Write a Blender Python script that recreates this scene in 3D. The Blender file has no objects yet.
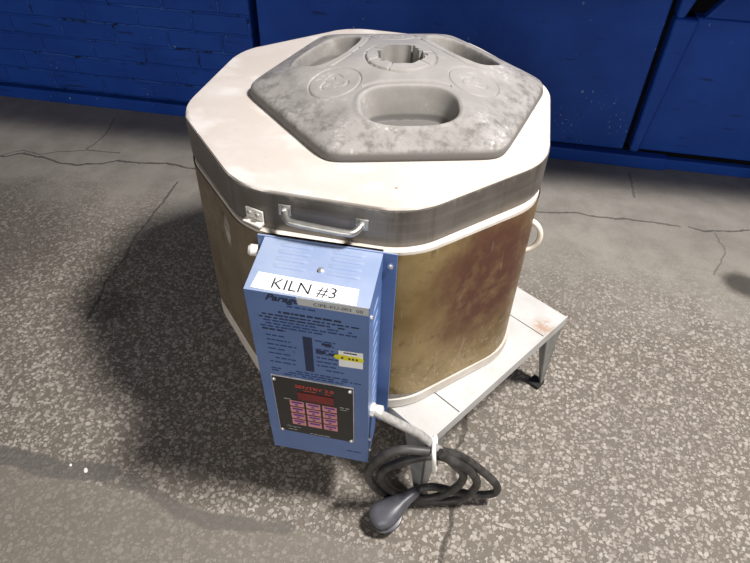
import bpy, bmesh, math, random
import numpy as np
from mathutils import Vector, Matrix
random.seed(4)
C = bpy.context.scene.collection
SC = bpy.context.scene

# ------------------------------------------------------------------ camera
cam_data = bpy.data.cameras.new('camera')
cam = bpy.data.objects.new('camera', cam_data); C.objects.link(cam)
cam_data.sensor_fit = 'HORIZONTAL'; cam_data.sensor_width = 36.0
cam_data.lens = 605.35 / 750 * 36.0
cam_data.clip_start = 0.05
CM = [[0.97569513431414, -0.1660575305220225, 0.14298217173004465],
      [0.21744874291510513, 0.6529680177135402, -0.7254990089916665],
      [0.02711178858638648, 0.7389571465248694, 0.6732067190094508]]
m4 = Matrix(CM).to_4x4(); m4.translation = Vector((0.2124, -1.0099, 1.1683))
cam.matrix_world = m4
SC.camera = cam

# ------------------------------------------------------------------ light
SC.view_settings.view_transform = 'Standard'
SC.view_settings.look = 'None'
SC.view_settings.gamma = 1.0
SC.view_settings.exposure = 0.0
SC.view_settings.use_curve_mapping = False
world = bpy.data.worlds.new('world'); SC.world = world; world.use_nodes = True
world.node_tree.nodes['Background'].inputs[0].default_value = (1.0, 0.90, 0.79, 1)
world.node_tree.nodes['Background'].inputs[1].default_value = 0.07

def area(name, loc, target, size, size_y, power, col):
    l = bpy.data.lights.new(name, 'AREA'); l.shape = 'RECTANGLE'; l.size = size; l.size_y = size_y
    l.energy = power; l.color = col
    o = bpy.data.objects.new(name, l); C.objects.link(o)
    o.location = loc
    o.rotation_euler = (Vector(target) - Vector(loc)).to_track_quat('-Z', 'Y').to_euler()
    return o
area('ceiling_lamp', (1.1, -0.4, 2.5), (0.35, 0.0, 0.0), 0.30, 0.30, 118, (1.0, 0.97, 0.935))
area('front_fill', (-0.3, -4.0, 1.9), (0.0, 0.5, 0.5), 3.0, 2.0, 72, (1.0, 0.985, 0.965))  # fill lamp added behind the camera to lift the front faces

# ------------------------------------------------------------------ node helpers
class NT:
    def __init__(self, name, rough=0.6, metal=0.0, spec=0.5):
        self.m = bpy.data.materials.new(name); self.m.use_nodes = True
        self.t = self.m.node_tree; self.n = self.t.nodes
        self.b = self.n['Principled BSDF']
        self.b.inputs['Roughness'].default_value = rough
        self.b.inputs['Metallic'].default_value = metal
        self.b.inputs['Specular IOR Level'].default_value = spec
        self._pos = None
    def link(self, a, b): self.t.links.new(a, b)
    def put(self, sock, v):
        if isinstance(v, bpy.types.NodeSocket): self.link(v, sock)
        elif v is not None: sock.default_value = v
    def pos(self):
        if self._pos is None: self._pos = self.n.new('ShaderNodeNewGeometry').outputs['Position']
        return self._pos
    def math(self, op, a, b=None, c=None, clamp=False):
        n = self.n.new('ShaderNodeMath'); n.operation = op; n.use_clamp = clamp
        for i, v in enumerate((a, b, c)): self.put(n.inputs[i], v) if v is not None else None
        return n.outputs[0]
    def vec(self, op, a, b=None, scale=None):
        n = self.n.new('ShaderNodeVectorMath'); n.operation = op
        self.put(n.inputs[0], a)
        if b is not None: self.put(n.inputs[1], b)
        if scale is not None: self.put(n.inputs['Scale'], scale)
        return n.outputs['Value'] if op in ('DOT_PRODUCT', 'LENGTH', 'DISTANCE') else n.outputs['Vector']
    def sep(self, v):
        n = self.n.new('ShaderNodeSeparateXYZ'); self.put(n.inputs[0], v); return n.outputs
    def comb(self, x, y, z):
        n = self.n.new('ShaderNodeCombineXYZ')
        for i, v in enumerate((x, y, z)): self.put(n.inputs[i], v)
        return n.outputs[0]
    def mapping(self, v, scale=(1, 1, 1), rot=(0, 0, 0), loc=(0, 0, 0)):
        n = self.n.new('ShaderNodeMapping'); self.put(n.inputs[0], v)
        n.inputs['Scale'].default_value = scale; n.inputs['Rotation'].default_value = rot; n.inputs['Location'].default_value = loc
        return n.outputs[0]
    def noise(self, v, scale, detail=4, rough=0.55, out='Fac'):
        n = self.n.new('ShaderNodeTexNoise'); self.put(n.inputs['Vector'], v)
        n.inputs['Scale'].default_value = scale; n.inputs['Detail'].default_value = detail; n.inputs['Roughness'].default_value = rough
        return n.outputs[out]
    def voro(self, v, scale, feature='F1', out='Distance', rnd=1.0):
        n = self.n.new('ShaderNodeTexVoronoi'); n.feature = feature; self.put(n.inputs['Vector'], v)
        n.inputs['Scale'].default_value = scale; n.inputs['Randomness'].default_value = rnd
        return n.outputs[out]
    def ramp(self, v, a, b, lo=0.0, hi=1.0):
        n = self.n.new('ShaderNodeMapRange'); n.interpolation_type = 'SMOOTHSTEP'; self.put(n.inputs[0], v)
        n.inputs[1].default_value = a; n.inputs[2].default_value = b; n.inputs[3].default_value = lo; n.inputs[4].default_value = hi
        return n.outputs[0]
    def mix(self, f, a, b):
        n = self.n.new('ShaderNodeMix'); n.data_type = 'RGBA'
        self.put(n.inputs[0], f)
        for s, v in ((n.inputs[6], a), (n.inputs[7], b)):
            if isinstance(v, tuple): v = (*v[:3], 1.0)
            self.put(s, v)
        return n.outputs[2]
    def bump(self, h, strength=0.3, dist=0.002):
        n = self.n.new('ShaderNodeBump'); n.inputs['Strength'].default_value = strength; n.inputs['Distance'].default_value = dist
        self.put(n.inputs['Height'], h); self.link(n.outputs[0], self.b.inputs['Normal'])
    def color(self, c):
        if isinstance(c, tuple): c = (*c[:3], 1.0)
        self.put(self.b.inputs['Base Color'], c)
    def line(self, along, across, pts):
        """distance from a wandering line given as across = f(along)"""
        pts = sorted(pts); a0, a1 = pts[0][0], pts[-1][0]; b0 = min(p[1] for p in pts) - 0.01; b1 = max(p[1] for p in pts) + 0.01
        n = self.n.new('ShaderNodeFloatCurve'); c = n.mapping.curves[0]
        q = [((p[0]-a0)/(a1-a0), (p[1]-b0)/(b1-b0)) for p in pts]
        c.points[0].location = q[0]; c.points[1].location = q[-1]
        for e in q[1:-1]: c.points.new(*e)
        for e in c.points: e.handle_type = 'VECTOR'
        n.mapping.update()
        u = self.math('MULTIPLY_ADD', along, 1.0/(a1-a0), -a0/(a1-a0))
        self.put(n.inputs['Value'], self.math('MINIMUM', self.math('MAXIMUM', u, 0.0), 1.0))
        f = self.math('MULTIPLY_ADD', n.outputs[0], b1-b0, b0)
        d = self.math('ABSOLUTE', self.math('SUBTRACT', across, f))
        over = self.math('ABSOLUTE', self.math('SUBTRACT', u, 0.5))          # beyond either end
        return self.math('MULTIPLY_ADD', self.math('MAXIMUM', self.math('SUBTRACT', over, 0.5), 0.0), a1-a0, d)

def plain(name, col, rough=0.5, metal=0.0, var=0.12, scale=30.0, spec=0.5):
    t = NT(name, rough, metal, spec)
    f = t.noise(t.pos(), scale, 4)
    t.color(t.mix(t.ramp(f, 0.3, 0.7), tuple(c*(1-var) for c in col), tuple(min(1, c*(1+var)) for c in col)))
    return t.m

# ------------------------------------------------------------------ materials
def mat_floor():
    t = NT('worn_aggregate_floor', 0.75, spec=0.3)
    P = t.pos(); x, y, z = t.sep(P)
    big = t.noise(P, 2.2, 5); mid = t.noise(P, 9, 5, 0.6); fine = t.noise(P, 90, 3, 0.6); grit = t.noise(P, 320, 2, 0.6)
    wob = t.vec('SCALE', t.vec('SUBTRACT', t.noise(P, 14, 4, 0.65, 'Color'), (0.5, 0.5, 0.5)), scale=0.035)
    wx = t.vec('MULTIPLY', t.vec('ADD', P, wob), (1, 1, 0))
    # stones of two sizes
    warp = t.vec('ADD', P, t.vec('SCALE', t.noise(P, 95, 2, 0.5, 'Color'), scale=0.012))
    warp = t.vec('MULTIPLY', warp, (1, 1, 0))
    e1 = t.voro(warp, 104, 'F1'); c1 = t.voro(warp, 104, 'F1', 'Color')
    e2 = t.voro(warp, 185, 'F1'); c2 = t.voro(warp, 185, 'F1', 'Color')
    r1 = t.sep(c1); r2 = t.sep(c2)
    k1 = t.math('MULTIPLY', t.ramp(e1, 0.55, 0.42), t.ramp(r1[0], 0.14, 0.30))
    k2 = t.math('MULTIPLY', t.ramp(e2, 0.48, 0.36), t.ramp(r2[0], 0.30, 0.45))
    # where the stones are worn bare
    yn = t.math('ADD', y, t.math('MULTIPLY', t.math('SUBTRACT', mid, 0.5), 0.35))
    bare = t.ramp(yn, 0.62, 0.12)
    yb = t.math('ADD', t.math('MULTIPLY', t.math('SUBTRACT', mid, 0.5), 0.06), y)
    xb = t.math('ADD', t.math('MULTIPLY', t.math('SUBTRACT', mid, 0.5), 0.10), x)
    skim = t.math('MULTIPLY', t.ramp(yb, -0.485, -0.512), t.ramp(xb, 0.24, 0.10))
    bare = t.math('MULTIPLY', bare, t.math('SUBTRACT', 1.0, t.math('MULTIPLY', skim, 0.72)))
    stone = t.mix(r1[1], (0.22, 0.19, 0.16), (0.43, 0.39, 0.345))
    stone2 = t.mix(r2[1], (0.20, 0.17, 0.14), (0.42, 0.38, 0.335))
    paste = t.mix(fine, (0.105, 0.088, 0.070), (0.205, 0.178, 0.150))
    rock = t.mix(k2, paste, stone2); rock = t.mix(k1, rock, stone)
    smooth = t.mix(t.ramp(mid, 0.3, 0.7), (0.235, 0.215, 0.188), (0.315, 0.290, 0.255))
    smooth = t.mix(t.math('MULTIPLY', t.ramp(grit, 0.5, 0.75), 0.5), smooth, (0.17, 0.15, 0.13))
    k2s = t.math('MULTIPLY', k2, 0.25)
    smooth = t.mix(k2s, smooth, stone2)
    smooth = t.mix(t.math('MULTIPLY', skim, 0.7), smooth, (0.155, 0.134, 0.110))
    col = t.mix(bare, smooth, rock)
    # tar seam and cracks
    wxx, wxy, _ = t.sep(wx)
    tar = t.line(wxx, wxy, [(-1.2, -.47), (-.694, -.487), (-.633, -.489), (-.55, -.489), (-.477, -.476), (-.439, -.474)])
    tar2 = t.line(wxx, wxy, [(-.405, -.480), (-.348, -.483), (-.304, -.504), (-.265, -.517), (-.189, -.520), (-.12, -.510), (-.041, -.497)])
    tm = t.math('MAXIMUM', t.ramp(tar, 0.026, 0.016), t.math('MULTIPLY', t.ramp(tar2, 0.018, 0.010), 0.8))
    col = t.mix(t.math('MULTIPLY', tm, 0.85), col, t.mix(fine, (0.085, 0.078, 0.070), (0.15, 0.138, 0.125)))
    cr = None
    for w, ax, pts in ((1.0, 0, [(-2.2, .48), (-1.75, .57), (-1.47, .57), (-1.43, .612), (-1.329, .600), (-1.252, .585), (-1.201, .585), (-1.124, .620), (-1.074, .655), (-.989, .656), (-.904, .679), (-.804, .672), (-.55, .70)]),
                   (0.7, 0, [(-1.7, .43), (-1.55, .50), (-1.441, .627), (-1.362, .619), (-1.309, .648), (-1.224, .686), (-1.10, .70)]),
                   (0.6, 1, [(.686, -1.224), (.804, -1.214), (.937, -1.249)]),
                   (0.8, 0, [(.30, .70), (.438, .723), (.536, .743), (.606, .739), (.697, .757), (.793, .759), (.871, .757)]),
                   (0.9, 0, [(.903, .765), (.947, .749), (1.093, .793), (1.5, .83)]),
                   (0.6, 1, [(1.057, .732), (.887, .738)]), (0.5, 1, [(.747, .98), (.649, .986), (.526, .937)]),
                   (0.75, 1, [(.578, -.804), (.439, -.799), (.301, -.796), (.176, -.776), (.049, -.765), (-.085, -.738)]),
                   (1.0, 1, [(-.105, .264), (-.176, .268), (-.296, .257), (-.411, .270), (-.497, .257), (-.8, .24)])):
        d = t.ramp(t.line(*((wxx, wxy) if ax == 0 else (wxy, wxx)), pts), 0.0070*w, 0.0018)
        d = t.math('MULTIPLY', d, w)
        cr = d if cr is None else t.math('MAXIMUM', cr, d)
    col = t.mix(t.math('MULTIPLY', cr, 0.78), col, (0.045, 0.038, 0.032))
    # soft dark patches; the wide far-left one paints an off-frame shadow
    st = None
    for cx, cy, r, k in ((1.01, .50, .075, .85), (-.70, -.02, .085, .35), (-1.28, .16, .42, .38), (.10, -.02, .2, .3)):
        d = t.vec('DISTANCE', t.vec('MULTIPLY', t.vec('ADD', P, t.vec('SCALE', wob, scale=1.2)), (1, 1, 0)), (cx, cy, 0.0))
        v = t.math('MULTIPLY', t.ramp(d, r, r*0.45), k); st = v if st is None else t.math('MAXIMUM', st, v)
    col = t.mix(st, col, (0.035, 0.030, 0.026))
    col = t.mix(t.ramp(big, 0.35, 0.7, 0.0, 0.22), col, (0.13, 0.115, 0.10))
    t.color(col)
    hgt = t.math('ADD', t.math('MULTIPLY', t.math('MAXIMUM', k1, k2), bare), t.math('MULTIPLY', grit, 0.5))
    hgt = t.math('SUBTRACT', hgt, t.math('MULTIPLY', cr, 2.5))
    t.bump(hgt, 0.55, 0.0022)
    return t.m

def mat_wall(name, brick):
    t = NT(name, 0.5, spec=0.22)
    P = t.pos(); a = math.radians(2.46)
    s = t.vec('DOT_PRODUCT', P, (math.cos(a), math.sin(a), 0.0)); z = t.sep(P)[2]
    uv = t.comb(s, z, 0.0)
    n1 = t.noise(P, 5, 5); n2 = t.noise(P, 40, 4, 0.65)
    col = t.mix(t.ramp(n1, 0.3, 0.7), (0.011, 0.058, 0.33), (0.016, 0.078, 0.41))
    col = t.mix(t.ramp(n2, 0.6, 0.78, 0.0, 0.5), col, (0.012, 0.038, 0.19))
    h = t.math('ADD', t.math('MULTIPLY', n2, 0.25), t.math('MULTIPLY', t.noise(P, 13, 3), 0.9))
    if brick:
        uvw = t.vec('ADD', uv, t.vec('SCALE', t.noise(P, 16, 3, 0.5, 'Color'), scale=0.012))
        b = t.n.new('ShaderNodeTexBrick'); t.link(uvw, b.inputs['Vector'])
        b.inputs['Scale'].default_value = 1.0; b.inputs['Mortar Size'].default_value = 0.006; b.inputs['Mortar Smooth'].default_value = 0.6
        b.inputs['Brick Width'].default_value = 0.21; b.inputs['Row Height'].default_value = 0.070
        h = t.math('SUBTRACT', h, t.math('MULTIPLY', b.outputs['Fac'], 1.2))
        # open pores in the joints
        pore = t.math('MULTIPLY', b.outputs['Fac'], t.ramp(t.noise(P, 22, 3, 0.6), 0.54, 0.64))
        lt = t.math('MULTIPLY', b.outputs['Fac'], t.ramp(t.noise(t.mapping(uv, (3, 40, 1)), 1.0, 3), 0.45, 0.6))
        col = t.mix(t.math('MULTIPLY', lt, 0.45), col, (0.05, 0.15, 0.52))
        col = t.mix(t.math('MULTIPLY', pore, 0.9), col, (0.008, 0.014, 0.04))
    # horizontal and slanting scars
    sc = t.noise(t.mapping(uv, (6, 55, 1)), 1.0, 3, 0.5)
    col = t.mix(t.ramp(sc, 0.64, 0.72, 0.0, 0.7), col, (0.010, 0.022, 0.075))
    # chipped spots where pale plaster shows, thickest near the foot
    ch = t.voro(t.mapping(uv, (1.0, 0.75, 1)), 58, 'F1', 'Distance'); cc = t.sep(t.voro(t.mapping(uv, (1.0, 0.75, 1)), 58, 'F1', 'Color'))
    chip = t.math('MULTIPLY', t.ramp(t.math('ADD', ch, t.math('MULTIPLY', n2, 0.9)), 0.62, 0.55), t.ramp(cc[0], 0.965, 0.98))
    chip = t.math('MULTIPLY', chip, t.ramp(z, 0.34, 0.10, 0.35, 1.0))
    clus = None
    for cs, cz in ((.50, .17), (.53, .15), (.56, .085), (.64, .23), (.69, .16), (.75, .11), (.60, .21), (-1.08, .08), (-1.45, .18)):
        d = t.vec('DISTANCE', uv, (cs, cz, 0.0)); v = t.ramp(d, 0.055, 0.01); clus = v if clus is None else t.math('MAXIMUM', clus, v)
    sp = t.noise(t.mapping(uv, (1, 0.7, 1), (0, 0, 0.7)), 120, 2, 0.6)
    chip = t.math('MAXIMUM', chip, t.math('MULTIPLY', clus, t.ramp(sp, 0.655, 0.69)))
    col = t.mix(t.math('MULTIPLY', chip, 0.8), col, (0.50, 0.56, 0.66))
    t.color(col); t.bump(h, 0.7, 0.006)
    return t.m

def mat_lid_top():
    t = NT('white_fired_brick', 0.85, spec=0.2); P = t.pos()
    n1 = t.noise(P, 7, 5, 0.6); n2 = t.noise(P, 60, 4, 0.6); n3 = t.noise(P, 3.0, 3)
    col = t.mix(t.ramp(n1, 0.35, 0.68), (0.455, 0.405, 0.362), (0.495, 0.455, 0.42))
    col = t.mix(t.ramp(t.noise(t.mapping(P, (1, 1.6, 1), (0, 0, 0.5)), 9, 3, 0.5), 0.50, 0.64, 0, 0.75), col, (0.56, 0.53, 0.50))
    col = t.mix(t.ramp(n2, 0.62, 0.8, 0.0, 0.4), col, (0.33, 0.27, 0.225))
    sp = t.voro(P, 42); sc = t.sep(t.voro(P, 42, 'F1', 'Color'))
    col = t.mix(t.math('MULTIPLY', t.ramp(sp, 0.14, 0.07), t.ramp(sc[0], 0.90, 0.92)), col, (0.25, 0.20, 0.17))
    t.color(col); t.bump(t.math('ADD', n2, n1), 0.2, 0.002)
    return t.m

def mat_brick_rim():
    t = NT('pale_brick_edge', 0.85, spec=0.2); P = t.pos()
    n1 = t.noise(P, 14, 5, 0.6); n2 = t.noise(P, 80, 4, 0.6)
    col = t.mix(t.ramp(n1, 0.35, 0.68), (0.52, 0.46, 0.40), (0.62, 0.58, 0.53))
    col = t.mix(t.ramp(n2, 0.6, 0.8, 0.0, 0.5), col, (0.33, 0.27, 0.22))
    t.color(col); t.bump(n2, 0.25, 0.002)
    return t.m

def mat_band():
    t = NT('scuffed_stainless_band', 0.40, 0.6); P = t.pos()
    st = t.noise(t.mapping(P, (30, 30, 1.6)), 1.0, 4, 0.6); n1 = t.noise(P, 9, 5, 0.6)
    brushed = t.noise(t.mapping(P, (3, 3, 160)), 1.0, 2, 0.5)
    col = t.mix(t.ramp(n1, 0.3, 0.7), (0.135, 0.12, 0.105), (0.215, 0.20, 0.185))
    col = t.mix(t.ramp(st, 0.54, 0.72, 0.0, 0.65), col, (0.075, 0.06, 0.05))
    col = t.mix(t.ramp(brushed, 0.5, 0.8, 0, 0.25), col, (0.34, 0.325, 0.305))
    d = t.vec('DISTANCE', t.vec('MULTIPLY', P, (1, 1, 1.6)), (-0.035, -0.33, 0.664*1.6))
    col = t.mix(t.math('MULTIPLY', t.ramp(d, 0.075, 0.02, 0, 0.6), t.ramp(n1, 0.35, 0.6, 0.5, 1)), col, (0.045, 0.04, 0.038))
    # white dust spilt over the top edge
    z = t.sep(P)[2]
    dust = t.math('MULTIPLY', t.ramp(z, 0.655, 0.680), t.ramp(t.noise(P, 26, 5, 0.7), 0.48, 0.68))
    col = t.mix(t.math('MULTIPLY', dust, 0.35), col, (0.72, 0.66, 0.60))
    t.color(col)
    t.put(t.b.inputs['Roughness'], t.ramp(n1, 0.3, 0.7, 0.36, 0.55))
    return t.m

PALE_PATCH = (-0.183, -0.284, 0.552)
def mat_jacket():
    t = NT('heat_tinted_stainless', 0.42, 0.35); P = t.pos()
    n1 = t.noise(P, 7, 6, 0.62); n2 = t.noise(P, 30, 5, 0.65); n3 = t.noise(P, 110, 3, 0.6)
    col = t.mix(t.ramp(n1, 0.32, 0.68), (0.185, 0.122, 0.045), (0.315, 0.230, 0.105))
    x, y, z = t.sep(P)
    # red-brown scale burnt into the flat to the right of the box
    pw = t.vec('ADD', P, t.vec('SCALE', t.vec('SUBTRACT', t.noise(P, 9, 4, 0.6, 'Color'), (0.5, 0.5, 0.5)), scale=0.10))
    d = t.vec('DISTANCE', t.vec('MULTIPLY', pw, (1, 1, 0.75)), (0.255, -0.225, 0.50*0.75))
    red = t.math('MULTIPLY', t.ramp(d, 0.17, 0.05), t.ramp(n2, 0.30, 0.55, 0.5, 1.0))
    col = t.mix(red, col, (0.115, 0.046, 0.030))
    # greyer, browner sheet round to the left
    left = t.ramp(t.math('ADD', x, t.math('MULTIPLY', n1, 0.08)), 0.14, -0.05)
    col = t.mix(t.math('MULTIPLY', left, 0.75), col, t.mix(n1, (0.10, 0.076, 0.055), (0.19, 0.16, 0.13)))
    # scratches and pale mineral specks low down
    scr = t.noise(t.mapping(P, (70, 70, 9), (0.4, 0.5, 0.3)), 1.0, 3, 0.6)
    col = t.mix(t.ramp(scr, 0.64, 0.73, 0, 0.40), col, (0.40, 0.33, 0.23))
    d2 = t.vec('LENGTH', t.mapping(t.vec('SUBTRACT', t.vec('ADD', P, t.vec('SCALE', t.vec('SUBTRACT', t.noise(P, 40, 3, 0.6, 'Color'), (0.5, 0.5, 0.5)), scale=0.02)), PALE_PATCH), (1, 1, 0.45)))
    col = t.mix(t.math('MULTIPLY', t.ramp(d2, 0.016, 0.010), 0.8), col, (0.55, 0.52, 0.47))
    low = t.ramp(z, 0.42, 0.27)
    col = t.mix(t.math('MULTIPLY', low, t.ramp(n3, 0.55, 0.68, 0, 0.6)), col, (0.46, 0.40, 0.29))
    col = t.mix(t.ramp(n2, 0.56, 0.72, 0, 0.6), col, (0.075, 0.048, 0.028))
    t.color(col); t.put(t.b.inputs['Roughness'], t.ramp(n2, 0.3, 0.7, 0.34, 0.58))
    t.bump(n1, 0.08, 0.004)
    return t.m

def mat_grey_base():
    t = NT('dusty_grey_plastic', 0.62, spec=0.3); P = t.pos()
    n1 = t.noise(P, 11, 6, 0.65); n2 = t.noise(P, 45, 5, 0.7); n3 = t.noise(P, 130, 3, 0.6)
    col = t.mix(t.ramp(n1, 0.3, 0.7), (0.215, 0.202, 0.187), (0.275, 0.26, 0.243))
    d = t.vec('LENGTH', t.vec('MULTIPLY', t.vec('SUBTRACT', P, (0.039, 0.030, 0.0)), (1, 1, 0)))
    edge = t.ramp(d, 0.155, 0.225)
    scuff = t.math('MULTIPLY', edge, t.ramp(n2, 0.40, 0.70))
    col = t.mix(t.math('MULTIPLY', scuff, 0.85), col, (0.095, 0.087, 0.079))
    dust = t.math('MULTIPLY', t.ramp(n1, 0.50, 0.66), t.ramp(n3, 0.5, 0.66))
    col = t.mix(t.math('MULTIPLY', dust, t.ramp(d, 0.06, 0.2, 0.05, 0.6)), col, (0.56, 0.54, 0.51))
    z = t.sep(P)[2]
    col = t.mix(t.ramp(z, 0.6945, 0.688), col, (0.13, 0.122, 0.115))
    t.color(col); t.bump(n2, 0.15, 0.002)
    return t.m

M = {}
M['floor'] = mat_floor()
M['brickwall'] = mat_wall('blue_painted_brick', True)
M['wall'] = mat_wall('blue_painted_render', False)
M['void'] = plain('black_void', (0.006, 0.006, 0.008), 0.9, spec=0.1)
M['lidtop'] = mat_lid_top(); M['rim'] = mat_brick_rim(); M['band'] = mat_band(); M['jacket'] = mat_jacket(); M['base'] = mat_grey_base()
M['grooveplastic'] = plain('grimy_groove', (0.10, 0.095, 0.09), 0.7)
M['steel'] = plain('dull_steel', (0.42, 0.41, 0.39), 0.38, 0.85, 0.15, 60)
M['zinc'] = plain('bright_screw_steel', (0.72, 0.71, 0.68), 0.30, 0.8, 0.1, 60)
M['whitesteel'] = plain('white_painted_tab', (0.72, 0.69, 0.64), 0.5, 0.2, 0.12, 90)
def mat_blue(name, base, hi):
    t = NT(name, 0.40, spec=0.9); P = t.pos()
    n1 = t.noise(P, 12, 4); n2 = t.noise(P, 260, 2, 0.5); n3 = t.noise(P, 50, 4, 0.7)
    col = t.mix(t.ramp(n1, 0.3, 0.7), base, hi)
    col = t.mix(t.ramp(n3, 0.66, 0.8, 0, 0.35), col, (0.30, 0.36, 0.48))
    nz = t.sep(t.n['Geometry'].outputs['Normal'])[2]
    col = t.mix(t.math('MULTIPLY', t.ramp(nz, 0.6, 0.95), t.ramp(n1, 0.2, 0.7, 0.40, 0.62)), col, (0.40, 0.44, 0.52))  # up-facing faces tinted paler: dust plus painted-in sheen
    t.color(col); t.bump(n2, 0.12, 0.0008); return t.m
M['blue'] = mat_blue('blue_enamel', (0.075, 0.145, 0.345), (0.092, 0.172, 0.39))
M['print'] = plain('navy_print', (0.020, 0.045, 0.16), 0.5)
M['printdark'] = plain('black_print_block', (0.012, 0.020, 0.055), 0.45)
M['label'] = plain('white_label_tape', (0.86, 0.86, 0.85), 0.45, 0, 0.03)
M['greylabel'] = plain('grey_label_tape', (0.50, 0.52, 0.53), 0.45, 0, 0.06, 80)
M['ink'] = plain('black_ink', (0.018, 0.018, 0.022), 0.5)
M['yellow'] = plain('yellow_sticker', (0.72, 0.66, 0.02), 0.5, 0, 0.1)
M['panel'] = plain('black_control_panel', (0.012, 0.012, 0.013), 0.32)
M['redink'] = plain('red_lettering', (0.62, 0.06, 0.045), 0.5)
M['redglass'] = plain('red_display_window', (0.17, 0.006, 0.008), 0.18)
M['pink'] = plain('pink_key', (0.62, 0.25, 0.27), 0.45)
M['violet'] = plain('violet_key_print', (0.08, 0.03, 0.25), 0.45)
M['palegrey'] = plain('pale_grey_ink', (0.42, 0.42, 0.42), 0.5)
M['bezel'] = plain('pale_panel_edge', (0.62, 0.60, 0.60), 0.45)
def mat_stand():
    t = NT('chalky_white_paint', 0.48, 0.0, 0.4); P = t.pos()
    n1 = t.noise(P, 10, 5, 0.6); n2 = t.noise(P, 55, 4, 0.65); n3 = t.noise(P, 18, 3, 0.6)
    col = t.mix(t.ramp(n1, 0.35, 0.7), (0.42, 0.412, 0.40), (0.50, 0.492, 0.48))
    col = t.mix(t.ramp(n2, 0.63, 0.78, 0, 0.5), col, (0.22, 0.205, 0.19))
    d = t.vec('DISTANCE', P, (0.395, -0.055, 0.236))
    rust = t.math('MULTIPLY', t.ramp(d, 0.035, 0.008), t.ramp(n2, 0.38, 0.55))
    col = t.mix(t.math('MULTIPLY', rust, 0.7), col, (0.33, 0.18, 0.09))
    col = t.mix(t.ramp(n3, 0.60, 0.74, 0, 0.5), col, (0.36, 0.31, 0.26))
    t.color(col); return t.m
M['stand'] = mat_stand()
M['leg'] = plain('grey_angle_iron', (0.27, 0.27, 0.265), 0.45, 0.3, 0.15, 40)
M['foot'] = plain('black_foot', (0.012, 0.011, 0.011), 0.6)
M['sleeve'] = plain('grey_fibre_sleeve', (0.30, 0.285, 0.27), 0.8, 0, 0.2, 120)
M['cord'] = plain('black_rubber_cord', (0.040, 0.037, 0.035), 0.5, 0, 0.55, 45, 0.5)
M['plug'] = plain('dark_grey_plug', (0.085, 0.085, 0.10), 0.38, 0, 0.15, 50, 0.6)
M['brass'] = plain('brass_prong', (0.60, 0.45, 0.20), 0.35, 0.9)
M['nylon'] = plain('white_nylon', (0.78, 0.76, 0.72), 0.45, 0, 0.05)
M['sidehandle'] = plain('cream_handle', (0.72, 0.66, 0.56), 0.5, 0, 0.08)
M['chip'] = plain('white_debris', (0.80, 0.78, 0.74), 0.8, 0, 0.1, 200)

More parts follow.
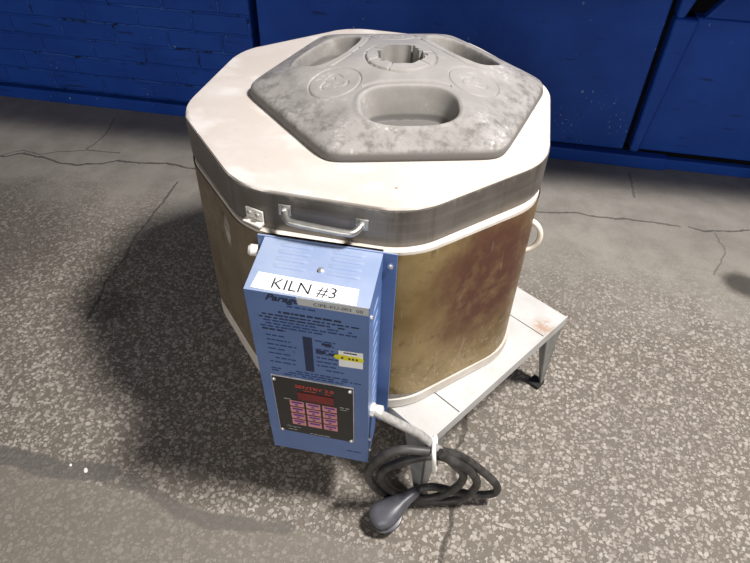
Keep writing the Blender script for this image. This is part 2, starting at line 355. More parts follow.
# ------------------------------------------------------------------ mesh helpers
class MB:
    def __init__(self): self.v = []; self.f = []; self.mi = []; self.mats = []
    def mid(self, m):
        if m not in self.mats: self.mats.append(m)
        return self.mats.index(m)
    def add(self, verts, faces, m):
        o = len(self.v); k = self.mid(m)
        self.v += [tuple(map(float, p)) for p in verts]
        self.f += [tuple(int(i)+o for i in f) for f in faces]; self.mi += [k]*len(faces)
    def hexa(self, p8, m):
        """eight corners: bottom loop (4, counter-clockwise seen from above), then top loop"""
        self.add(p8, [(3, 2, 1, 0), (4, 5, 6, 7), (0, 1, 5, 4), (1, 2, 6, 5), (2, 3, 7, 6), (3, 0, 4, 7)], m)
    def box(self, lo, hi, m, X=None):
        x0, y0, z0 = lo; x1, y1, z1 = hi
        p = [(x0, y0, z0), (x1, y0, z0), (x1, y1, z0), (x0, y1, z0), (x0, y0, z1), (x1, y0, z1), (x1, y1, z1), (x0, y1, z1)]
        if X: p = [X(*q) for q in p]
        self.hexa(p, m)
    def loft(self, loops, m, cap0=True, cap1=True, closed=True):
        n = len(loops[0]); v = [p for l in loops for p in l]; f = []
        for i in range(len(loops)-1):
            for j in range(n if closed else n-1):
                k = (j+1) % n; f.append((i*n+j, i*n+k, (i+1)*n+k, (i+1)*n+j))
        if cap0: f.append(tuple(reversed(range(n))))
        if cap1: f.append(tuple((len(loops)-1)*n+j for j in range(n)))
        self.add(v, f, m)
    def tube(self, pts, r, m, seg=12):
        pts = [Vector(p) for p in pts]; n = len(pts); rr = r if isinstance(r, (list, tuple)) else [r]*n
        up = None; loops = []
        for i in range(n):
            t = (pts[min(i+1, n-1)] - pts[max(i-1, 0)]).normalized()
            if up is None: up = t.orthogonal().normalized()
            up = (up - t*up.dot(t)).normalized(); w = t.cross(up)
            loops.append([pts[i] + (up*math.cos(a) + w*math.sin(a))*rr[i] for a in [2*math.pi*k/seg for k in range(seg)]])
        self.loft(loops, m)
    def disc(self, c, nrm, r, h, m, seg=14, dome=0.0):
        c = Vector(c); nrm = Vector(nrm).normalized(); u = nrm.orthogonal().normalized(); w = nrm.cross(u)
        ring = lambda rad, d: [c + nrm*d + (u*math.cos(a) + w*math.sin(a))*rad for a in [2*math.pi*k/seg for k in range(seg)]]
        ls = [ring(r, 0), ring(r, h)]
        if dome: ls.append(ring(r*0.6, h+dome))
        self.loft(ls, m)
    def text(self, s, F, u, w, height, m, width=None, off=0.0004, shear=0.0, bold=0.0, align='LEFT'):
        """lettering set on a flat face: F(u, w, off) gives the point; width squeezes to fit"""
        cu = bpy.data.curves.new('t', 'FONT'); cu.body = s; cu.size = 1.0; cu.shear = shear; cu.resolution_u = 3; cu.offset = bold
        ob = bpy.data.objects.new('t', cu); C.objects.link(ob)
        dg = bpy.context.evaluated_depsgraph_get(); me = bpy.data.meshes.new_from_object(ob.evaluated_get(dg))
        vs = np.array([v.co[:] for v in me.vertices]); fs = [tuple(p.vertices) for p in me.polygons]
        bpy.data.objects.remove(ob); bpy.data.curves.remove(cu); bpy.data.meshes.remove(me)
        if not len(vs): return
        lo = vs.min(0); hi = vs.max(0); k = height/0.72; kx = (width/(hi[0]-lo[0])) if width else k
        self.add([F(u + (p[0]-lo[0])*kx, w + p[1]*k, off) for p in vs], fs, m)
    def build(self, name, parent=None, smooth=None, bevel=0.0, segs=2, origin=None):
        me = bpy.data.meshes.new(name)
        V = np.array(self.v); o = Vector(origin) if origin is not None else Vector((V.min(0)+V.max(0))/2)
        me.from_pydata([tuple(Vector(p)-o) for p in self.v], [], self.f); me.validate()
        for mt in self.mats: me.materials.append(mt)
        if len(me.polygons) == len(self.mi): me.polygons.foreach_set('material_index', self.mi)
        bm = bmesh.new(); bm.from_mesh(me); bmesh.ops.recalc_face_normals(bm, faces=bm.faces[:]); bm.to_mesh(me); bm.free()
        ob = bpy.data.objects.new(name, me); C.objects.link(ob)
        pw = Vector((0, 0, 0)); p = parent
        while p is not None: pw += p.location; p = p.parent
        ob.location = o - pw
        if parent is not None: ob.parent = parent
        if smooth is not None:
            me.polygons.foreach_set('use_smooth', [True]*len(me.polygons))
            me.set_sharp_from_angle(angle=math.radians(smooth))
        if bevel:
            b = ob.modifiers.new('bevel', 'BEVEL'); b.width = bevel; b.segments = segs; b.limit_method = 'ANGLE'; b.angle_limit = math.radians(40)
        return ob
def thing(name, loc, label, cat, group=None):
    o = bpy.data.objects.new(name, None); C.objects.link(o); o.location = loc; o.empty_display_size = 0.1
    o['label'] = label; o['category'] = cat
    if group: o['group'] = group
    return o
def struct(ob): ob['kind'] = 'structure'; return ob
def catmull(P, n=8):
    P = [Vector(p) for p in P]; Q = [P[0]*2-P[1]] + P + [P[-1]*2-P[-2]]; out = []
    for i in range(1, len(Q)-2):
        a, b, c, d = Q[i-1:i+3]
        for k in range(n):
            t = k/n
            out.append(0.5*((2*b) + (c-a)*t + (2*a-5*b+4*c-d)*t*t + (3*b-a-3*c+d)*t**3))
    out.append(P[-1]); return out

# ------------------------------------------------------------------ the setting
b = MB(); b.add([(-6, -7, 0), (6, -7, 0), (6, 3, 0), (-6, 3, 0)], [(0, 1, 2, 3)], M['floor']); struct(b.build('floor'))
WA = math.radians(2.46); wc, ws = math.cos(WA), math.sin(WA)
def W(s, d, z): return (s*wc + d*ws, 1.064 + s*ws - d*wc, z)        # along the wall, out of the wall, up
b = MB()
b.box((-5, -0.3, 0.060), (-0.672, 0.0, 2.6), M['brickwall'], W)
b.box((-0.650, -0.3, 0.060), (0.700, -0.012, 2.6), M['wall'], W)
b.box((-0.70, -0.34, 0.0), (-0.62, -0.07, 2.6), M['void'], W)
b.box((0.68, -0.34, 0.0), (0.75, -0.05, 2.6), M['void'], W)
# right part, cut out for the dark slanting opening high up
b.box((0.725, -0.3, 0.060), (5, -0.026, 0.53), M['wall'], W)
b.hexa([W(0.812, -0.3, 0.53), W(0.812, -0.026, 0.53), W(5, -0.026, 0.53), W(5, -0.3, 0.53), W(0.93, -0.3, 0.70), W(0.93, -0.026, 0.70), W(5, -0.026, 0.70), W(5, -0.3, 0.70)], M['wall'])
b.box((0.93, -0.3, 0.70), (5, -0.026, 2.6), M['wall'], W)
b.box((0.72, -0.34, 0.535), (0.95, -0.055, 2.6), M['void'], W)
struct(b.build('wall_back', bevel=0.007, segs=3))
b = MB()       # tapering buttress with a slanting right edge
b.hexa([W(0.722, -0.3, 0.06), W(0.722, 0.0, 0.06), W(0.752, 0.0, 0.06), W(0.775, -0.3, 0.06),
        W(0.722, -0.3, 0.53), W(0.722, 0.0, 0.53), W(0.796, 0.0, 0.53), W(0.82, -0.3, 0.53)], M['wall'])
b.hexa([W(0.722, -0.3, 0.53), W(0.722, 0.0, 0.53), W(0.748, 0.0, 0.53), W(0.748, -0.3, 0.53),
        W(0.722, -0.3, 0.70), W(0.722, 0.0, 0.70), W(0.800, 0.0, 0.70), W(0.800, -0.3, 0.70)], M['wall'])
b.box((0.722, -0.3, 0.70), (0.800, 0.0, 2.6), M['wall'], W)
struct(b.build('trim_1', bevel=0.010, segs=4))
b = MB()
b.box((-5, -0.3, 0.0), (0.86, 0.004, 0.048), M['wall'], W)
b.box((0.86, -0.3, 0.0), (5, -0.012, 0.040), M['wall'], W)
b.box((-5, -0.3, 0.040), (5, -0.035, 0.062), M['void'], W)
struct(b.build('baseboard_back', bevel=0.003))
b = MB()       # unseen deck added above the kiln to shade the foot of the wall
b.hexa([(-5, 0.10, 0.80), (5, 0.80, 0.80), (5, 1.27, 0.80), (-5, 0.84, 0.80), (-5, 0.10, 0.86), (5, 0.80, 0.86), (5, 1.27, 0.86), (-5, 0.84, 0.86)], M['wall'])
struct(b.build('shade_deck'))

# ------------------------------------------------------------------ stand
ST = 0.2355
stand = thing('kiln_stand', (0.146, -0.087, 0.0), 'low white metal stand on tapered legs under the kiln', 'stand')
sa = math.radians(-32.9); sc_, ss_ = math.cos(sa), math.sin(sa)
SW, SD = 0.4157/2, 0.4499/2
def S(u, v, z): return (0.1456 + sc_*u - ss_*v, -0.0874 + ss_*u + sc_*v, z)
FW = 0.085; TH = 0.004; RH = 0.026
SL = SW + 0.13
b = MB(); b.box((-SL, -SD, ST-TH), (SW, -SD+FW, ST), M['stand'], S); b.box((-SL, -SD, ST-RH), (SW, -SD+TH, ST-TH), M['stand'], S); b.build('front_rail', stand, bevel=0.0012)
b = MB(); b.box((-SL, SD-FW, ST-TH), (SW, SD, ST), M['stand'], S); b.box((-SL, SD-TH, ST-RH), (SW, SD, ST-TH), M['stand'], S); b.build('back_rail', stand, bevel=0.0012)
b = MB(); b.box((-SL, -SD, ST-TH*2-.0005), (-SL+FW, SD, ST-TH-.0005), M['stand'], S); b.box((-SL-TH, -SD, ST-RH), (-SL, SD, ST), M['stand'], S); b.build('left_rail', stand, bevel=0.0012)
b = MB(); b.box((SW-0.11, -SD+FW+.002, ST-TH), (SW, SD-FW-.002, ST), M['stand'], S); b.box((SW, -SD-.002, ST-RH), (SW+TH, SD+.002, ST+0.0015), M['stand'], S); b.build('right_rail', stand, bevel=0.0012)
for i, (su, sv) in enumerate(((-1, -1), (1, -1), (1, 1), (-1, 1))):
    b = MB(); L = 0.062; e = 0.010; q = 0.0035
    cu, cv = (SW-0.001 if su > 0 else -(SL-0.001)), sv*(SD-0.001)
    for ax in (0, 1):
        def T(a, d, z):      # a along the flange away from the corner, d thickness inwards
            return S(cu-su*a, cv-sv*d, z) if ax == 0 else S(cu-su*d, cv-sv*a, z)
        zt = ST-TH*2-0.001
        b.hexa([T(0, 0, 0.008), T(e, 0, 0.008), T(e, q, 0.008), T(0, q, 0.008), T(0, 0, zt), T(L, 0, zt), T(L, q, zt), T(0, q, zt)], M['leg'])
    leg = b.build('leg', stand)
    f = MB(); f.box((cu-su*0.012-0.015, cv-sv*0.012-0.015, 0.0), (cu-su*0.012+0.015, cv-sv*0.012+0.015, 0.012), M['foot'], S); f.build('foot', leg, bevel=0.002)

# ------------------------------------------------------------------ kiln
KX = 0.951
def octo(a, cx, cy, rc, z, n=8, kx=KX):
    pts = []; rr = (a-rc)/math.cos(math.pi/8)
    for k in range(8):
        va = math.radians(-112.5 + 45*k)
        for j in range(n):
            t = va + math.radians(-22.5 + 45*j/(n-1))
            pts.append(((cx + rr*math.cos(va) + rc*math.cos(t))*kx, cy + rr*math.sin(va) + rc*math.sin(t), z))
    return pts
kiln = thing('kiln', (0.02, -0.02, ST), 'eight-sided electric kiln with white lid and blue control box', 'kiln')
BX, BY = 0.0060, -0.0294; RC = 0.125; KB = 0.975
LT, LB = 0.6777, 0.6090
# floor slab
b = MB(); b.loft([octo(0.316, 0.008, -0.024, RC, ST+0.0005, kx=KB), octo(0.3200, 0.008, -0.024, RC, ST+0.003, kx=KB), octo(0.3200, 0.008, -0.024, RC, ST+0.024, kx=KB), octo(0.316, 0.008, -0.024, RC, ST+0.028, kx=KB)], M['rim'])
b.build('base_slab', kiln, smooth=35)
# body: pale brick core that shows at top and bottom, steel jacket around it
b = MB(); core_o = [octo(0.3130, BX, BY, RC, ST+0.0285, kx=KB), octo(0.3130, BX, BY, RC, 0.5975, kx=KB)]
b.loft(core_o, M['rim']); core = b.build('brick_core', kiln, smooth=35)
b = MB(); rimo = octo(0.3132, BX, BY, RC, 0.6000, kx=KB); rimt = octo(0.3125, BX, BY, RC, 0.6085, kx=KB)
b.loft([rimo, rimt], M['rim']); b.build('brick_rim', kiln, smooth=35)
b = MB(); n = len(rimo)
bot = octo(0.3165, BX, BY, RC, 0.0, kx=KB); bot = [(p[0], p[1], 0.262 + 0.026*max(0.0, min(1.0, (0.20-p[0])/0.13))) for p in bot]
top = octo(0.3150, BX, BY, RC, 0.6050, kx=KB)
bi = [(p[0]*0.995, p[1]*0.995, p[2]) for p in bot]
loops = [bi, bot] + [[tuple(np.array(p)*(1-t) + np.array(q)*t) for p, q in zip(bot, top)] for t in (0.25, 0.5, 0.75, 1.0)]
b.loft(loops, M['jacket'], cap0=False, cap1=False); jacket = b.build('steel_jacket', kiln, smooth=30)
# pale patch on the left of the jacket and the little screw clamps
def on_oct(a, cx, cy, ang, z, out=0.0):
    P = octo(a, cx, cy, RC, z); best = min(P, key=lambda p: abs((math.degrees(math.atan2(p[1]-cy, p[0]-cx*KX)) - ang + 180) % 360 - 180))
    v = Vector((best[0]-cx*KX, best[1]-cy, 0)).normalized(); return Vector(best) + v*out, v
# lid
b = MB()
jit = lambda L, s: [(p[0]+random.uniform(-s, s), p[1]+random.uniform(-s, s), p[2]) for p in L]
lo = [octo(0.327, 0, 0, RC, LB+0.001), octo(0.327, 0, 0, RC, LT-0.008), jit(octo(0.3290, 0, 0, RC, LT-0.004), .0007), jit(octo(0.3275, 0, 0, RC, LT-0.0008), .0006), octo(0.322, 0, 0, RC, LT)]
b.loft(lo, M['lidtop']); lid = b.build('lid', kiln, smooth=50)
b = MB(); b.loft([octo(0.3270, 0, 0, RC, LB), octo(0.330, 0, 0, RC, LB), octo(0.330, 0, 0, RC, LT-0.006), octo(0.3275, 0, 0, RC, LT-0.006)], M['band'], False, False)
b.build('steel_band', lid, smooth=30)
# lid handle
h = MB(); y0 = -0.3305
for hx, hz in ((-0.059, 0.6485), (0.057, 0.6445)):
    h.box((hx-0.0095, y0-0.0022, hz-0.0095), (hx+0.0095, y0, hz+0.0095), M['steel'])
    h.disc((hx, y0-0.002, hz), (0, -1, 0), 0.0052, 0.0045, M['zinc'], 10, 0.0015)
h.tube(catmull([(-0.059, y0-0.001, 0.647), (-0.0565, y0-0.008, 0.6465), (-0.051, y0-0.0165, 0.6445), (-0.041, y0-0.0205, 0.643), (0, y0-0.0215, 0.6412), (0.039, y0-0.0205, 0.6395), (0.049, y0-0.0165, 0.640), (0.0545, y0-0.008, 0.6425), (0.057, y0-0.001, 0.643)], 6), 0.0055, M['steel'], 10)
h.build('lid_handle', lid, smooth=45, bevel=0.0008)
# latch bracket at the left front corner of the lid
p, v = on_oct(0.330, 0, 0, -108.8, 0.628, 0.0004); tv = Vector((-v.y, v.x, 0))
def BR(u, d, z): return tuple(p + tv*u + v*d + Vector((0, 0, z-0.628)))
h = MB(); h.box((-0.0165, 0, 0.622), (0.0155, 0.003, 0.640), M['whitesteel'], BR)
h.hexa([BR(-0.0215, 0.0, 0.6155), BR(0.0155, 0.0, 0.6155), BR(0.0155, 0.012, 0.6155), BR(-0.0215, 0.010, 0.6155), BR(-0.0165, 0.0, 0.622), BR(0.0155, 0.0, 0.622), BR(0.0155, 0.012, 0.619), BR(-0.0165, 0.012, 0.619)], M['whitesteel'])
br = h.build('latch_bracket', lid, bevel=0.001)
for u in (-0.008, 0.007):
    h = MB(); h.disc(BR(u, 0.003, 0.632), v, 0.0042, 0.0028, M['zinc'], 12, 0.001); h.build('screw', lid, smooth=40)
# cream loop handle round on the right
hp = []
for a in np.linspace(-100, 100, 15):
    hp.append((0.300 + 0.040*math.cos(math.radians(a))*0.75 + 0.0, -0.125+0.0, 0.517 + 0.034*math.sin(math.radians(a))))
hp = [(0.285, -0.125, 0.480)] + hp + [(0.285, -0.125, 0.553)]
h = MB(); h.tube(catmull(hp, 3), 0.0052, M['sidehandle'], 10); h.build('side_handle', kiln, smooth=60)

# ---- control box
b1 = math.radians(1.5); cb, sb = math.cos(b1), math.sin(b1); Y0 = -0.347
def X(x, y, z): return (cb*x - sb*(y-Y0), Y0 + sb*x + cb*(y-Y0), z)
xl, xr, yt, yb, zt, zb, zk = -0.0849, 0.0928, -0.4488, -0.4238, 0.595, 0.171, 0.612
TL = Vector(X(xl, yt, zt)); TR = Vector(X(xr, yt, zt)); BL = Vector(X(xl, yb, zb)); BR_ = Vector(X(xr, yb, zb))
KL = Vector(X(xl, -0.352, zk)); KR = Vector(X(xr, -0.352, zk)); KBL = Vector(X(xl, -0.352, zb+0.01)); KBR = Vector(X(xr, -0.352, zb+0.01))
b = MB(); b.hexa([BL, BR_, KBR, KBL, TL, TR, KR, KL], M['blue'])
NF = (TR-TL).cross(TL-BL).normalized()
if NF.y > 0: NF = -NF
NT_ = (TR-TL).cross(KL-TL).normalized()
if NT_.z < 0: NT_ = -NT_
HF = (TL-BL).length; WF = (TR-TL).length; HT = (KL-TL).length
uX = (TR-TL).normalized(); uD = (TL-BL).normalized(); uK = (KL-TL).normalized()
def FF(u, w, off): return tuple(TL + uX*(u*1.0) + uD*w + NF*off)            # u, w metres from the top left corner, w upwards
def FU(u, w, off=0.0): return FF(u*WF, -w*HF, off)                            # fractions of the face
def FT(u, w, off): return tuple(TL + uX*u + uK*w + NT_*off)
def louvre(b, c, ax, out, dn, L, r):
    """a pressed slot: long rounded blister open along one side"""
    c, ax, out, dn = map(Vector, (c, ax, out, dn)); loops = []
    for i in range(9):
        s = -1 + 2*i/8; k = math.sqrt(max(0.0, 1-abs(s)**6))*1.0
        loops.append([tuple(c + ax*s*L/2 + (dn*(-math.cos(a)) + out*math.sin(a)*0.36*k)*r) for a in [math.pi*j/6 for j in range(7)]])
    b.loft(loops, M['blue'], True, True, closed=False)
for r_ in range(4):
    for cu in (0.29, 0.73):
        louvre(b, FT(cu*WF, HT*(0.90-0.135*r_), -0.0004), uX, NT_, -uK, WF*0.30, 0.0042)
uS = Vector(X(1, Y0, 0)) - Vector(X(0, Y0, 0))
for k in range(11):
    zz = zt-0.045-k*0.026; yy = yt + (yb-yt)*(zt-zz)/(zt-zb) + 0.046
    louvre(b, X(xr-0.0004, yy, zz), (Vector(X(0, 1, 0))-Vector(X(0, 0, 0))).normalized(), uS, Vector((0, 0, -1)), 0.046, 0.0075)
box = b.build('control_box', kiln, smooth=30)
box['label'] = 'blue sheet metal control box with louvres and keypad'
h = MB(); h.box((xl-0.012, -0.352, 0.205), (0.1141, -0.349, zk+0.002), M['blue'], X); h.build('back_plate', box, bevel=0.001)
h = MB(); h.box((xl+0.002, -0.3495, zk-0.004), (xr-0.001, -0.344, zk+0.0012), M['void'], X); h.build('gap_shade', box)  # black strip standing in for the shaded gap behind the box
def screw(c, nrm, r=0.0042, m='zinc'):
    s = MB(); s.disc(c, nrm, r, 0.0022, M[m], 12, 0.0012); return s.build('screw', box, smooth=40)
for z_ in (0.590, 0.235): screw(X(0.1045, -0.352, z_), (0, -1, 0))
for yy, z_ in ((yt+0.012, 0.566), (yb+0.010, 0.232), (yb+0.012, 0.196)): screw(X(xr, yy, z_), uS, 0.0036)
screw(FT(WF*0.546, HT*0.52, 0.0), NT_, 0.0045)
s = MB(); s.disc(X(xl-0.012, -0.358, 0.588), (-1, -0.3, 0.2), 0.009, 0.010, M['whitesteel'], 14, 0.004); s.build('cable_clamp', box, smooth=40)
# big white label near the edge of the sloping top
h = MB()
def q4(mb, F, pts, m, o0, o1): 
    v0 = [F(u, w, o0) for u, w in pts]; v1 = [F(u, w, o1) for u, w in pts]; mb.hexa(v0+v1, m)
q4(h, FT, [(0.050*WF, 0.045*HT), (0.895*WF, -0.002*HT), (0.885*WF, 0.285*HT), (0.066*WF, 0.330*HT)], M['label'], 0.0003, 0.0008)
def FTr(u, w, off): a = math.radians(-1.5); return FT(u*math.cos(a)-w*math.sin(a), u*math.sin(a)+w*math.cos(a), off)
h.text('KILN #3', FTr, 0.205*WF, 0.092*HT, 0.0185, M['ink'], width=0.515*WF, off=0.0010)
lb = h.build('label_sticker', box); lb['label'] = 'white tape label reading KILN #3'
h = MB(); q4(h, FU, [(0.434, 0.034), (0.994, 0.036), (0.995, -0.002), (0.424, 0.000)], M['greylabel'], 0.0006, 0.0011)
h.text('CIPE-KU-003  00', FF, 0.56*WF, -0.027*HF, 0.0062, M['ink'], width=0.39*WF, off=0.0013)
lb = h.build('label_sticker', box); lb['label'] = 'narrow grey tape label with small code'
# printed front
h = MB()
h.text('Paragon', FF, 0.165*WF, -0.034*HF, 0.0125, M['printdark'], width=0.345*WF, shear=0.45, bold=0.03)
h.build('script_lettering', box); h = MB()
rnd = random.Random(11)
def words_line(u0, u1, w, hgt, m, fill=0.8, off=0.0004):
    u = u0
    while u < u1:
        L = rnd.uniform(0.02, 0.075)
        if rnd.random() < fill: q4(h, FU, [(u, w+hgt), (min(u+L, u1), w+hgt), (min(u+L, u1), w), (u, w)], m, off-0.0002, off)
        u += L + rnd.uniform(0.008, 0.018)
words_line(0.34, 0.60, 0.050, 0.006, M['print'])
words_line(0.26, 0.78, 0.084, 0.009, M['printdark'], 1.0)
for k in range(5): words_line(0.09 if k else 0.12, (0.93, 0.80, 0.86, 0.90, 0.62)[k], 0.104+0.0155*k, 0.0062, M['printdark'] if k < 2 else M['print'], 0.95)
words_line(0.10, 0.30, 0.181, 0.008, M['printdark'], 1.0)
for k in range(7): words_line(0.12, rnd.uniform(0.26, 0.38), 0.215+0.0255*k, 0.006, M['print'], 0.9)
q4(h, FU, [(0.440, 0.395), (0.515, 0.395), (0.520, 0.198), (0.440, 0.198)], M['printdark'], 0.0002, 0.0005)
for k in range(14): q4(h, FU, [(0.444, 0.2105+k*0.0132), (0.512, 0.2105+k*0.0132), (0.512, 0.2085+k*0.0132), (0.444, 0.2085+k*0.0132)], M['print'], 0.0004, 0.0007)
for k in range(8): words_line(0.545, 0.545+rnd.uniform(0.12, 0.30), 0.206+0.0235*k, 0.006, M['print'], 0.9)
for u, w in ((0.60, 0.217), (0.545, 0.262), (0.655, 0.268)): q4(h, FU, [(u, w+0.012), (u+0.085, w+0.012), (u+0.085, w), (u, w)], M['printdark'], 0.0002, 0.0006)
for k in range(3): words_line(0.12, 0.93, 0.408+0.014*k, 0.006, M['print'], 0.85)
words_line(0.66, 0.93, 0.925, 0.007, M['print'], 0.9)
h.build('front_print', box)
h = MB(); q4(h, FU, [(0.742, 0.330), (0.950, 0.326), (0.952, 0.236), (0.742, 0.240)], M['label'], 0.0006, 0.0010)
h.box((0, 0, 0), (1, 1, 1), M['ink'], lambda x, y, z: FU(0.785+x*0.115, 0.250-y*0.006, 0.0012+z*0.0002))
lb = h.build('inspection_sticker', box); lb['label'] = 'small white sticker under yellow tag'
h = MB(); pts = []
for k in range(24):
    a = 2*math.pi*k/24; cx_ = 0.83 + 0.098*(1 if math.cos(a) > 0 else -1); pts.append((cx_+0.030*math.cos(a), 0.275+0.0125*math.sin(a)-0.0*(k)))
v0 = [FU(u, w, 0.0013) for u, w in pts]; v1 = [FU(u, w, 0.0018) for u, w in pts]; h.loft([v0, v1], M['yellow'])
for k in range(5): h.box((0, 0, 0), (1, 1, 1), M['ink'], lambda x, y, z, k=k: FU(0.765+0.031*k+x*0.018, 0.281-y*0.010, 0.0019+z*0.0002)) if k in (0, 2, 3, 4) else None
lb = h.build('inspection_sticker', box); lb['label'] = 'yellow tag'
# keypad
h = MB(); A4 = [(0.114, 0.836), (0.850, 0.843), (0.868, 0.457), (0.110, 0.456)]
A4 = [(0.112, 0.838), (0.858, 0.838), (0.862, 0.456), (0.112, 0.456)]
q4(h, FU, [(0.106, 0.841), (0.864, 0.841), (0.868, 0.4525), (0.106, 0.4525)], M['bezel'], 0.0003, 0.0024)
q4(h, FU, A4, M['panel'], 0.0020, 0.0034)
h.text('SENTRY 2.0', FF, 0.325*WF, -0.505*HF, 0.0080, M['redink'], width=0.36*WF, off=0.0037, bold=0.015)
words_line(0.40, 0.66, 0.515, 0.004, M['redink'], 0.95, 0.0038)
for w0, u0, u1 in ((0.590, 0.20, 0.265), (0.588, 0.735, 0.825), (0.602, 0.740, 0.815), (0.825, 0.42, 0.62), (0.815, 0.20, 0.30)): words_line(u0, u1, w0, 0.0045, M['palegrey'], 1.0, 0.0038)
h.text('Paragon', FF, 0.185*WF, -0.800*HF, 0.0055, M['palegrey'], width=0.145*WF, off=0.0038, shear=0.4)
kp = h.build('keypad_panel', box); kp['label'] = 'black keypad panel with red lettering'
h = MB(); q4(h, FU, [(0.338, 0.584), (0.680, 0.584), (0.682, 0.534), (0.338, 0.534)], M['redglass'], 0.0030, 0.0042); d = h.build('display_window', box); d['label'] = 'dark red display window'
for r_ in range(4):
    for c_ in range(3):
        u0 = 0.252 + 0.158*c_; w0 = 0.598 + 0.0455*r_; h = MB()
        q4(h, FU, [(u0, w0+0.037), (u0+0.137, w0+0.037), (u0+0.137, w0), (u0, w0)], M['pink'], 0.0030, 0.0042)
        q4(h, FU, [(u0+0.020, w0+0.016), (u0+0.122, w0+0.016), (u0+0.122, w0+0.006), (u0+0.020, w0+0.006)], M['violet'], 0.0040, 0.0045)
        if (r_, c_) != (3, 1): q4(h, FU, [(u0+0.05, w0+0.031), (u0+0.08, w0+0.031), (u0+0.08, w0+0.023), (u0+0.05, w0+0.023)], M['violet'], 0.0040, 0.0045)
        h.build('button', box)
for u, w in ((0.135, 0.468), (0.838, 0.468), (0.135, 0.826), (0.838, 0.826)): screw(FU(u, w, 0.0034), NF, 0.0036)

# ---- power cord hanging in loops from the corner of the stand
A = [(0.092, -0.405, 0.312), (0.105, -0.408, 0.311), (0.148, -0.410, 0.293), (0.186, -0.403, 0.262), (0.215, -0.403, 0.232), (0.261, -0.384, 0.194), (0.307, -0.366, 0.132), (0.341, -0.357, 0.08),
     (0.343, -0.354, 0.045), (0.315, -0.360, 0.036), (0.272, -0.371, 0.048), (0.223, -0.384, 0.070), (0.196, -0.392, 0.066)]
BB = [(0.204, -0.420, 0.246), (0.153, -0.429, 0.246), (0.118, -0.434, 0.212), (0.100, -0.432, 0.161), (0.103, -0.427, 0.118), (0.125, -0.414, 0.062), (0.169, -0.398, 0.016), (0.222, -0.383, 0.010), (0.279, -0.372, 0.026), (0.302, -0.373, 0.088), (0.289, -0.383, 0.143), (0.257, -0.397, 0.192),
      (0.217, -0.411, 0.223), (0.175, -0.420, 0.211), (0.134, -0.428, 0.182), (0.122, -0.426, 0.144), (0.130, -0.418, 0.099), (0.155, -0.407, 0.056), (0.199, -0.394, 0.032), (0.237, -0.385, 0.044), (0.267, -0.382, 0.089), (0.272, -0.386, 0.139), (0.251, -0.398, 0.187), (0.222, -0.413, 0.238)]
h = MB(); pa = catmull(A, 8); k0 = 8*5
h.tube(pa[3*8+4:], 0.0080, M['cord'], 12); h.tube(catmull(BB, 8), 0.0080, M['cord'], 12)
cord = h.build('power_cord', kiln, smooth=60); cord['label'] = 'black power cord looped below the control box'
h = MB(); h.tube(pa[:4*8+2], 0.0082, M['sleeve'], 14); h.build('cord_sleeve', cord, smooth=60)
h = MB(); h.disc((0.0925, -0.405, 0.312), uS, 0.0125, 0.008, M['whitesteel'], 8, 0.002); h.disc((0.102, -0.4045, 0.311), uS, 0.0105, 0.012, M['whitesteel'], 16, 0.002); h.build('cable_gland', box, smooth=40)
# plug: pear-shaped body face down on its prongs
h = MB(); c0 = Vector((0.1385, -0.4480, 0.048)); c1 = Vector((0.196, -0.392, 0.066)); ax = (c1-c0).normalized(); sd = ax.cross(Vector((0, 0, 1))).normalized(); up = sd.cross(ax)
loops = []
for t, wd, hh in ((-0.033, 0.006, 0.006), (-0.031, 0.016, 0.011), (-0.024, 0.025, 0.015), (-0.010, 0.0305, 0.018), (0.004, 0.0305, 0.019), (0.020, 0.0265, 0.0185), (0.036, 0.0195, 0.0165), (0.050, 0.0145, 0.014), (0.062, 0.0125, 0.0125), (0.074, 0.0115, 0.0115), (0.076, 0.0085, 0.0085)):
    t *= 0.92 if t < 0.03 else 1.0; wd *= 0.9; hh *= 0.95
    loops.append([tuple(c0 + ax*t + sd*wd*math.copysign(abs(math.cos(a))**0.8, math.cos(a)) + up*hh*math.copysign(abs(math.sin(a))**0.8, math.sin(a))) for a in [2*math.pi*k/24 for k in range(24)]])
h.loft(loops, M['plug']); plug = h.build('plug', cord, smooth=60); plug['label'] = 'dark grey moulded plug'
h = MB(); rim = []
for rr, dd in ((0.0295, -0.012), (0.0312, -0.013), (0.0312, -0.019), (0.0290, -0.021)):
    rim.append([tuple(c0 + ax*(rr*math.cos(a)*1.05-0.001) + sd*rr*math.sin(a) + up*dd) for a in [2*math.pi*k/32 for k in range(32)]])
h.loft(rim, M['plug']); h.build('plug_face', cord, smooth=45)
for da, ds in ((0.008, 0.011), (0.008, -0.011), (-0.014, 0.0)):
    p0 = c0 + ax*da + sd*ds - up*0.018; h = MB()
    h.hexa([p0-ax*.0035-sd*.001-up*.019, p0+ax*.0035-sd*.001-up*.019, p0+ax*.0035+sd*.001-up*.019, p0-ax*.0035+sd*.001-up*.019,
            p0-ax*.0035-sd*.001, p0+ax*.0035-sd*.001, p0+ax*.0035+sd*.001, p0-ax*.0035+sd*.001], M['brass']); h.build('prong', cord)
# cable tie
tie = thing('cable_tie', (0.2126, -0.41, 0.20), 'white nylon cable tie holding the cord loops at the stand corner', 'cable tie')
h = MB(); h.tube(catmull([(0.2090, -0.383, 0.238), (0.2085, -0.398, 0.2455), (0.2105, -0.424, 0.258), (0.2135, -0.4345, 0.246), (0.2165, -0.4320, 0.215), (0.2180, -0.424, 0.198), (0.2170, -0.402, 0.200), (0.2130, -0.385, 0.214), (0.2090, -0.380, 0.235)], 6), 0.0040, M['nylon'], 8)
h.build('strap', tie, smooth=60)
h = MB(); h.box((0.2035, -0.405, 0.244), (0.2145, -0.393, 0.252), M['nylon']); h.build('tie_head', tie, bevel=0.002)

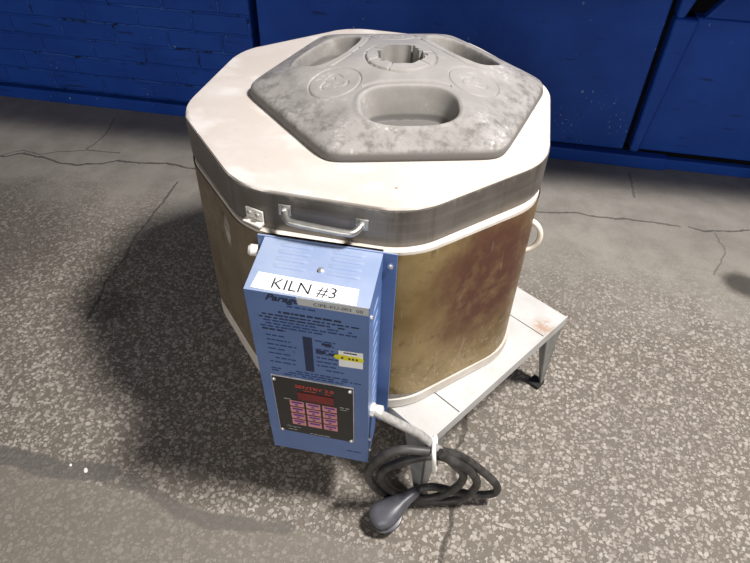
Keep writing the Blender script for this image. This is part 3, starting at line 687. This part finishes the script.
# ------------------------------------------------------------------ grey plastic base lying on the lid
def plastic_base():
    Z0 = LT + 0.0006; HC = (0.039, 0.030); R0 = 0.274; a0 = R0*math.cos(math.pi/6); rot = 0.297
    nt, nr = 840, 230
    th = np.linspace(0, 2*math.pi, nt, endpoint=False)
    nrm = rot + math.radians(-90) + np.arange(6)*math.pi/3
    def hexn(dx, dy, p=26): 
        v = np.maximum(dx[..., None]*np.cos(nrm) + dy[..., None]*np.sin(nrm), 0); return (v**p).sum(-1)**(1/p)
    R = a0/hexn(np.cos(th), np.sin(th))
    r8 = 0.0415*(1 - 0.035*np.cos(8*(th-0.3)))
    for c, w, k in ((0.25, 0.10, .007), (2.9, 0.16, -.006), (-2.2, 0.10, .005), (1.2, 0.08, .006), (0.75, .08, -.006)):
        r8 = r8 + k*(np.abs((th-c+math.pi) % (2*math.pi)-math.pi) < w)
    tau = np.linspace(0, 1, nr)**0.92
    RR = r8[None]*(1-tau[:, None]) + R[None]*tau[:, None]
    x = RR*np.cos(th)[None]; y = RR*np.sin(th)[None]
    s = np.clip(a0 - hexn(x, y), 0, None); rad = np.hypot(x, y)
    sm = lambda e0, e1, v: (lambda t: t*t*(3-2*t))(np.clip((v-e0)/(e1-e0), 0, 1))
    z = 0.012 + 0.006*np.sqrt(np.clip(1-(1-np.clip(s/0.007, 0, 1))**2, 0, 1)) + 0.057*(1-np.exp(-s/0.16))/(1-math.exp(-0.237/0.16))
    # three hand wells on alternate faces
    for k in (0, 2, 4):
        u = x*math.cos(nrm[k]) + y*math.sin(nrm[k]); w = -x*math.sin(nrm[k]) + y*math.cos(nrm[k])
        wl = 0.081 - 0.10*np.clip(u-0.15, -0.05, 0.06)*0
        q = (np.abs((u-0.147)/0.046)**2.8 + np.abs(w/wl)**2.8)**(1/2.8)
        inner = sm(1.0, 0.80, q)
        z = z*(1-inner) + np.minimum(z, 0.002)*inner
        z = z + 0.0016*sm(1.16, 1.04, q)*sm(1.0, 1.04, q)
        # groove round the inner side of the well
        g = np.exp(-((q-1.27)/0.045)**2)*(u < 0.122)*(np.abs(w) < 0.074)
        z = z - 0.0034*g
    # collar groove, radial splits
    z = z - 0.0028*np.exp(-((rad-0.063)/0.0016)**2)
    z = z + 0.0020*sm(0.063, 0.060, rad)
    for a in (0.55, 2.75, 3.75, 4.55, 5.9):
        dth = np.abs((np.arctan2(y, x)-a+math.pi) % (2*math.pi)-math.pi)*rad
        z = z - 0.003*np.exp(-(dth/0.0014)**2)*(rad < 0.063)
    # moulded ring emblems on the other faces
    for k in (1, 3, 5):
        ex, ey = 0.137*math.cos(nrm[k]), 0.137*math.sin(nrm[k]); d = np.hypot(x-ex, y-ey)
        z = z - 0.0022*np.exp(-((d-0.044)/0.0014)**2)
        an = np.arctan2(y-ey, x-ex)-nrm[k]
        z = z - 0.0018*np.exp(-((d-0.020-0.004*np.cos(3*an))/0.0018)**2)*(np.cos(3*an+0.9) > -0.6)
        z = z - 0.0015*np.exp(-((np.abs(np.sin(1.5*an))*d)/0.0018)**2)*(d > 0.006)*(d < 0.016)
    V = np.stack([x+HC[0], y+HC[1], z+Z0], -1).reshape(-1, 3)
    out = np.stack([R*np.cos(th)+HC[0], R*np.sin(th)+HC[1], np.full(nt, Z0)], -1)
    out2 = np.stack([(R+0.002)*np.cos(th)+HC[0], (R+0.002)*np.sin(th)+HC[1], np.full(nt, Z0+0.004)], -1)
    inn = np.stack([r8*np.cos(th)*0.97+HC[0], r8*np.sin(th)*0.97+HC[1], np.full(nt, Z0+0.001)], -1)
    V = np.concatenate([V, out2, out, inn]); F = []
    i, j = np.meshgrid(np.arange(nr-1), np.arange(nt), indexing='ij'); k = (j+1) % nt
    F = np.stack([i*nt+j, (i+1)*nt+j, (i+1)*nt+k, i*nt+k], -1).reshape(-1, 4)
    jj = np.arange(nt); kk = (jj+1) % nt; l = (nr-1)*nt; o2 = nr*nt; o1 = o2+nt; o3 = o1+nt
    F = np.concatenate([F, np.stack([l+jj, o2+jj, o2+kk, l+kk], -1), np.stack([o2+jj, o1+jj, o1+kk, o2+kk], -1), np.stack([jj, kk, o3+kk, o3+jj], -1)])
    c = np.array([HC[0], HC[1], Z0])
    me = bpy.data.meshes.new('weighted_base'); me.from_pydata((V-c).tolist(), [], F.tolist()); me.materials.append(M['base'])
    me.polygons.foreach_set('use_smooth', [True]*len(me.polygons)); me.set_sharp_from_angle(angle=math.radians(55))
    o = bpy.data.objects.new('weighted_base', me); C.objects.link(o); o.location = tuple(c)
    o['label'] = 'scuffed grey six-sided plastic base with hand wells and central hole, lying on the kiln lid'; o['category'] = 'plastic base'
plastic_base()

# ------------------------------------------------------------------ bits on the floor
def chip(loc, size, label, seed):
    r = random.Random(seed); bm = bmesh.new(); bmesh.ops.create_icosphere(bm, subdivisions=2, radius=1)
    for v in bm.verts: v.co = Vector((v.co.x*size[0]*r.uniform(.75, 1.15), v.co.y*size[1]*r.uniform(.75, 1.15), max(-0.6, v.co.z)*size[2]*r.uniform(.8, 1.1)))
    zmin = min(v.co.z for v in bm.verts)
    me = bpy.data.meshes.new('debris_chip'); bm.to_mesh(me); bm.free(); me.materials.append(M['chip'])
    o = bpy.data.objects.new('debris_chip', me); C.objects.link(o); o.location = (loc[0], loc[1], -zmin); o.rotation_euler = (0, 0, r.uniform(0, 3))
    o['label'] = label; o['category'] = 'debris'; o['group'] = 'white crumbs in the floor seam'
chip((-.497, -.478), (0.007, 0.004, 0.003), 'largest white crumb in the dark floor seam, left of the kiln', 1)
chip((-.535, -.474), (0.004, 0.003, 0.002), 'small white crumb in the dark floor seam, just left of the largest crumb', 2)
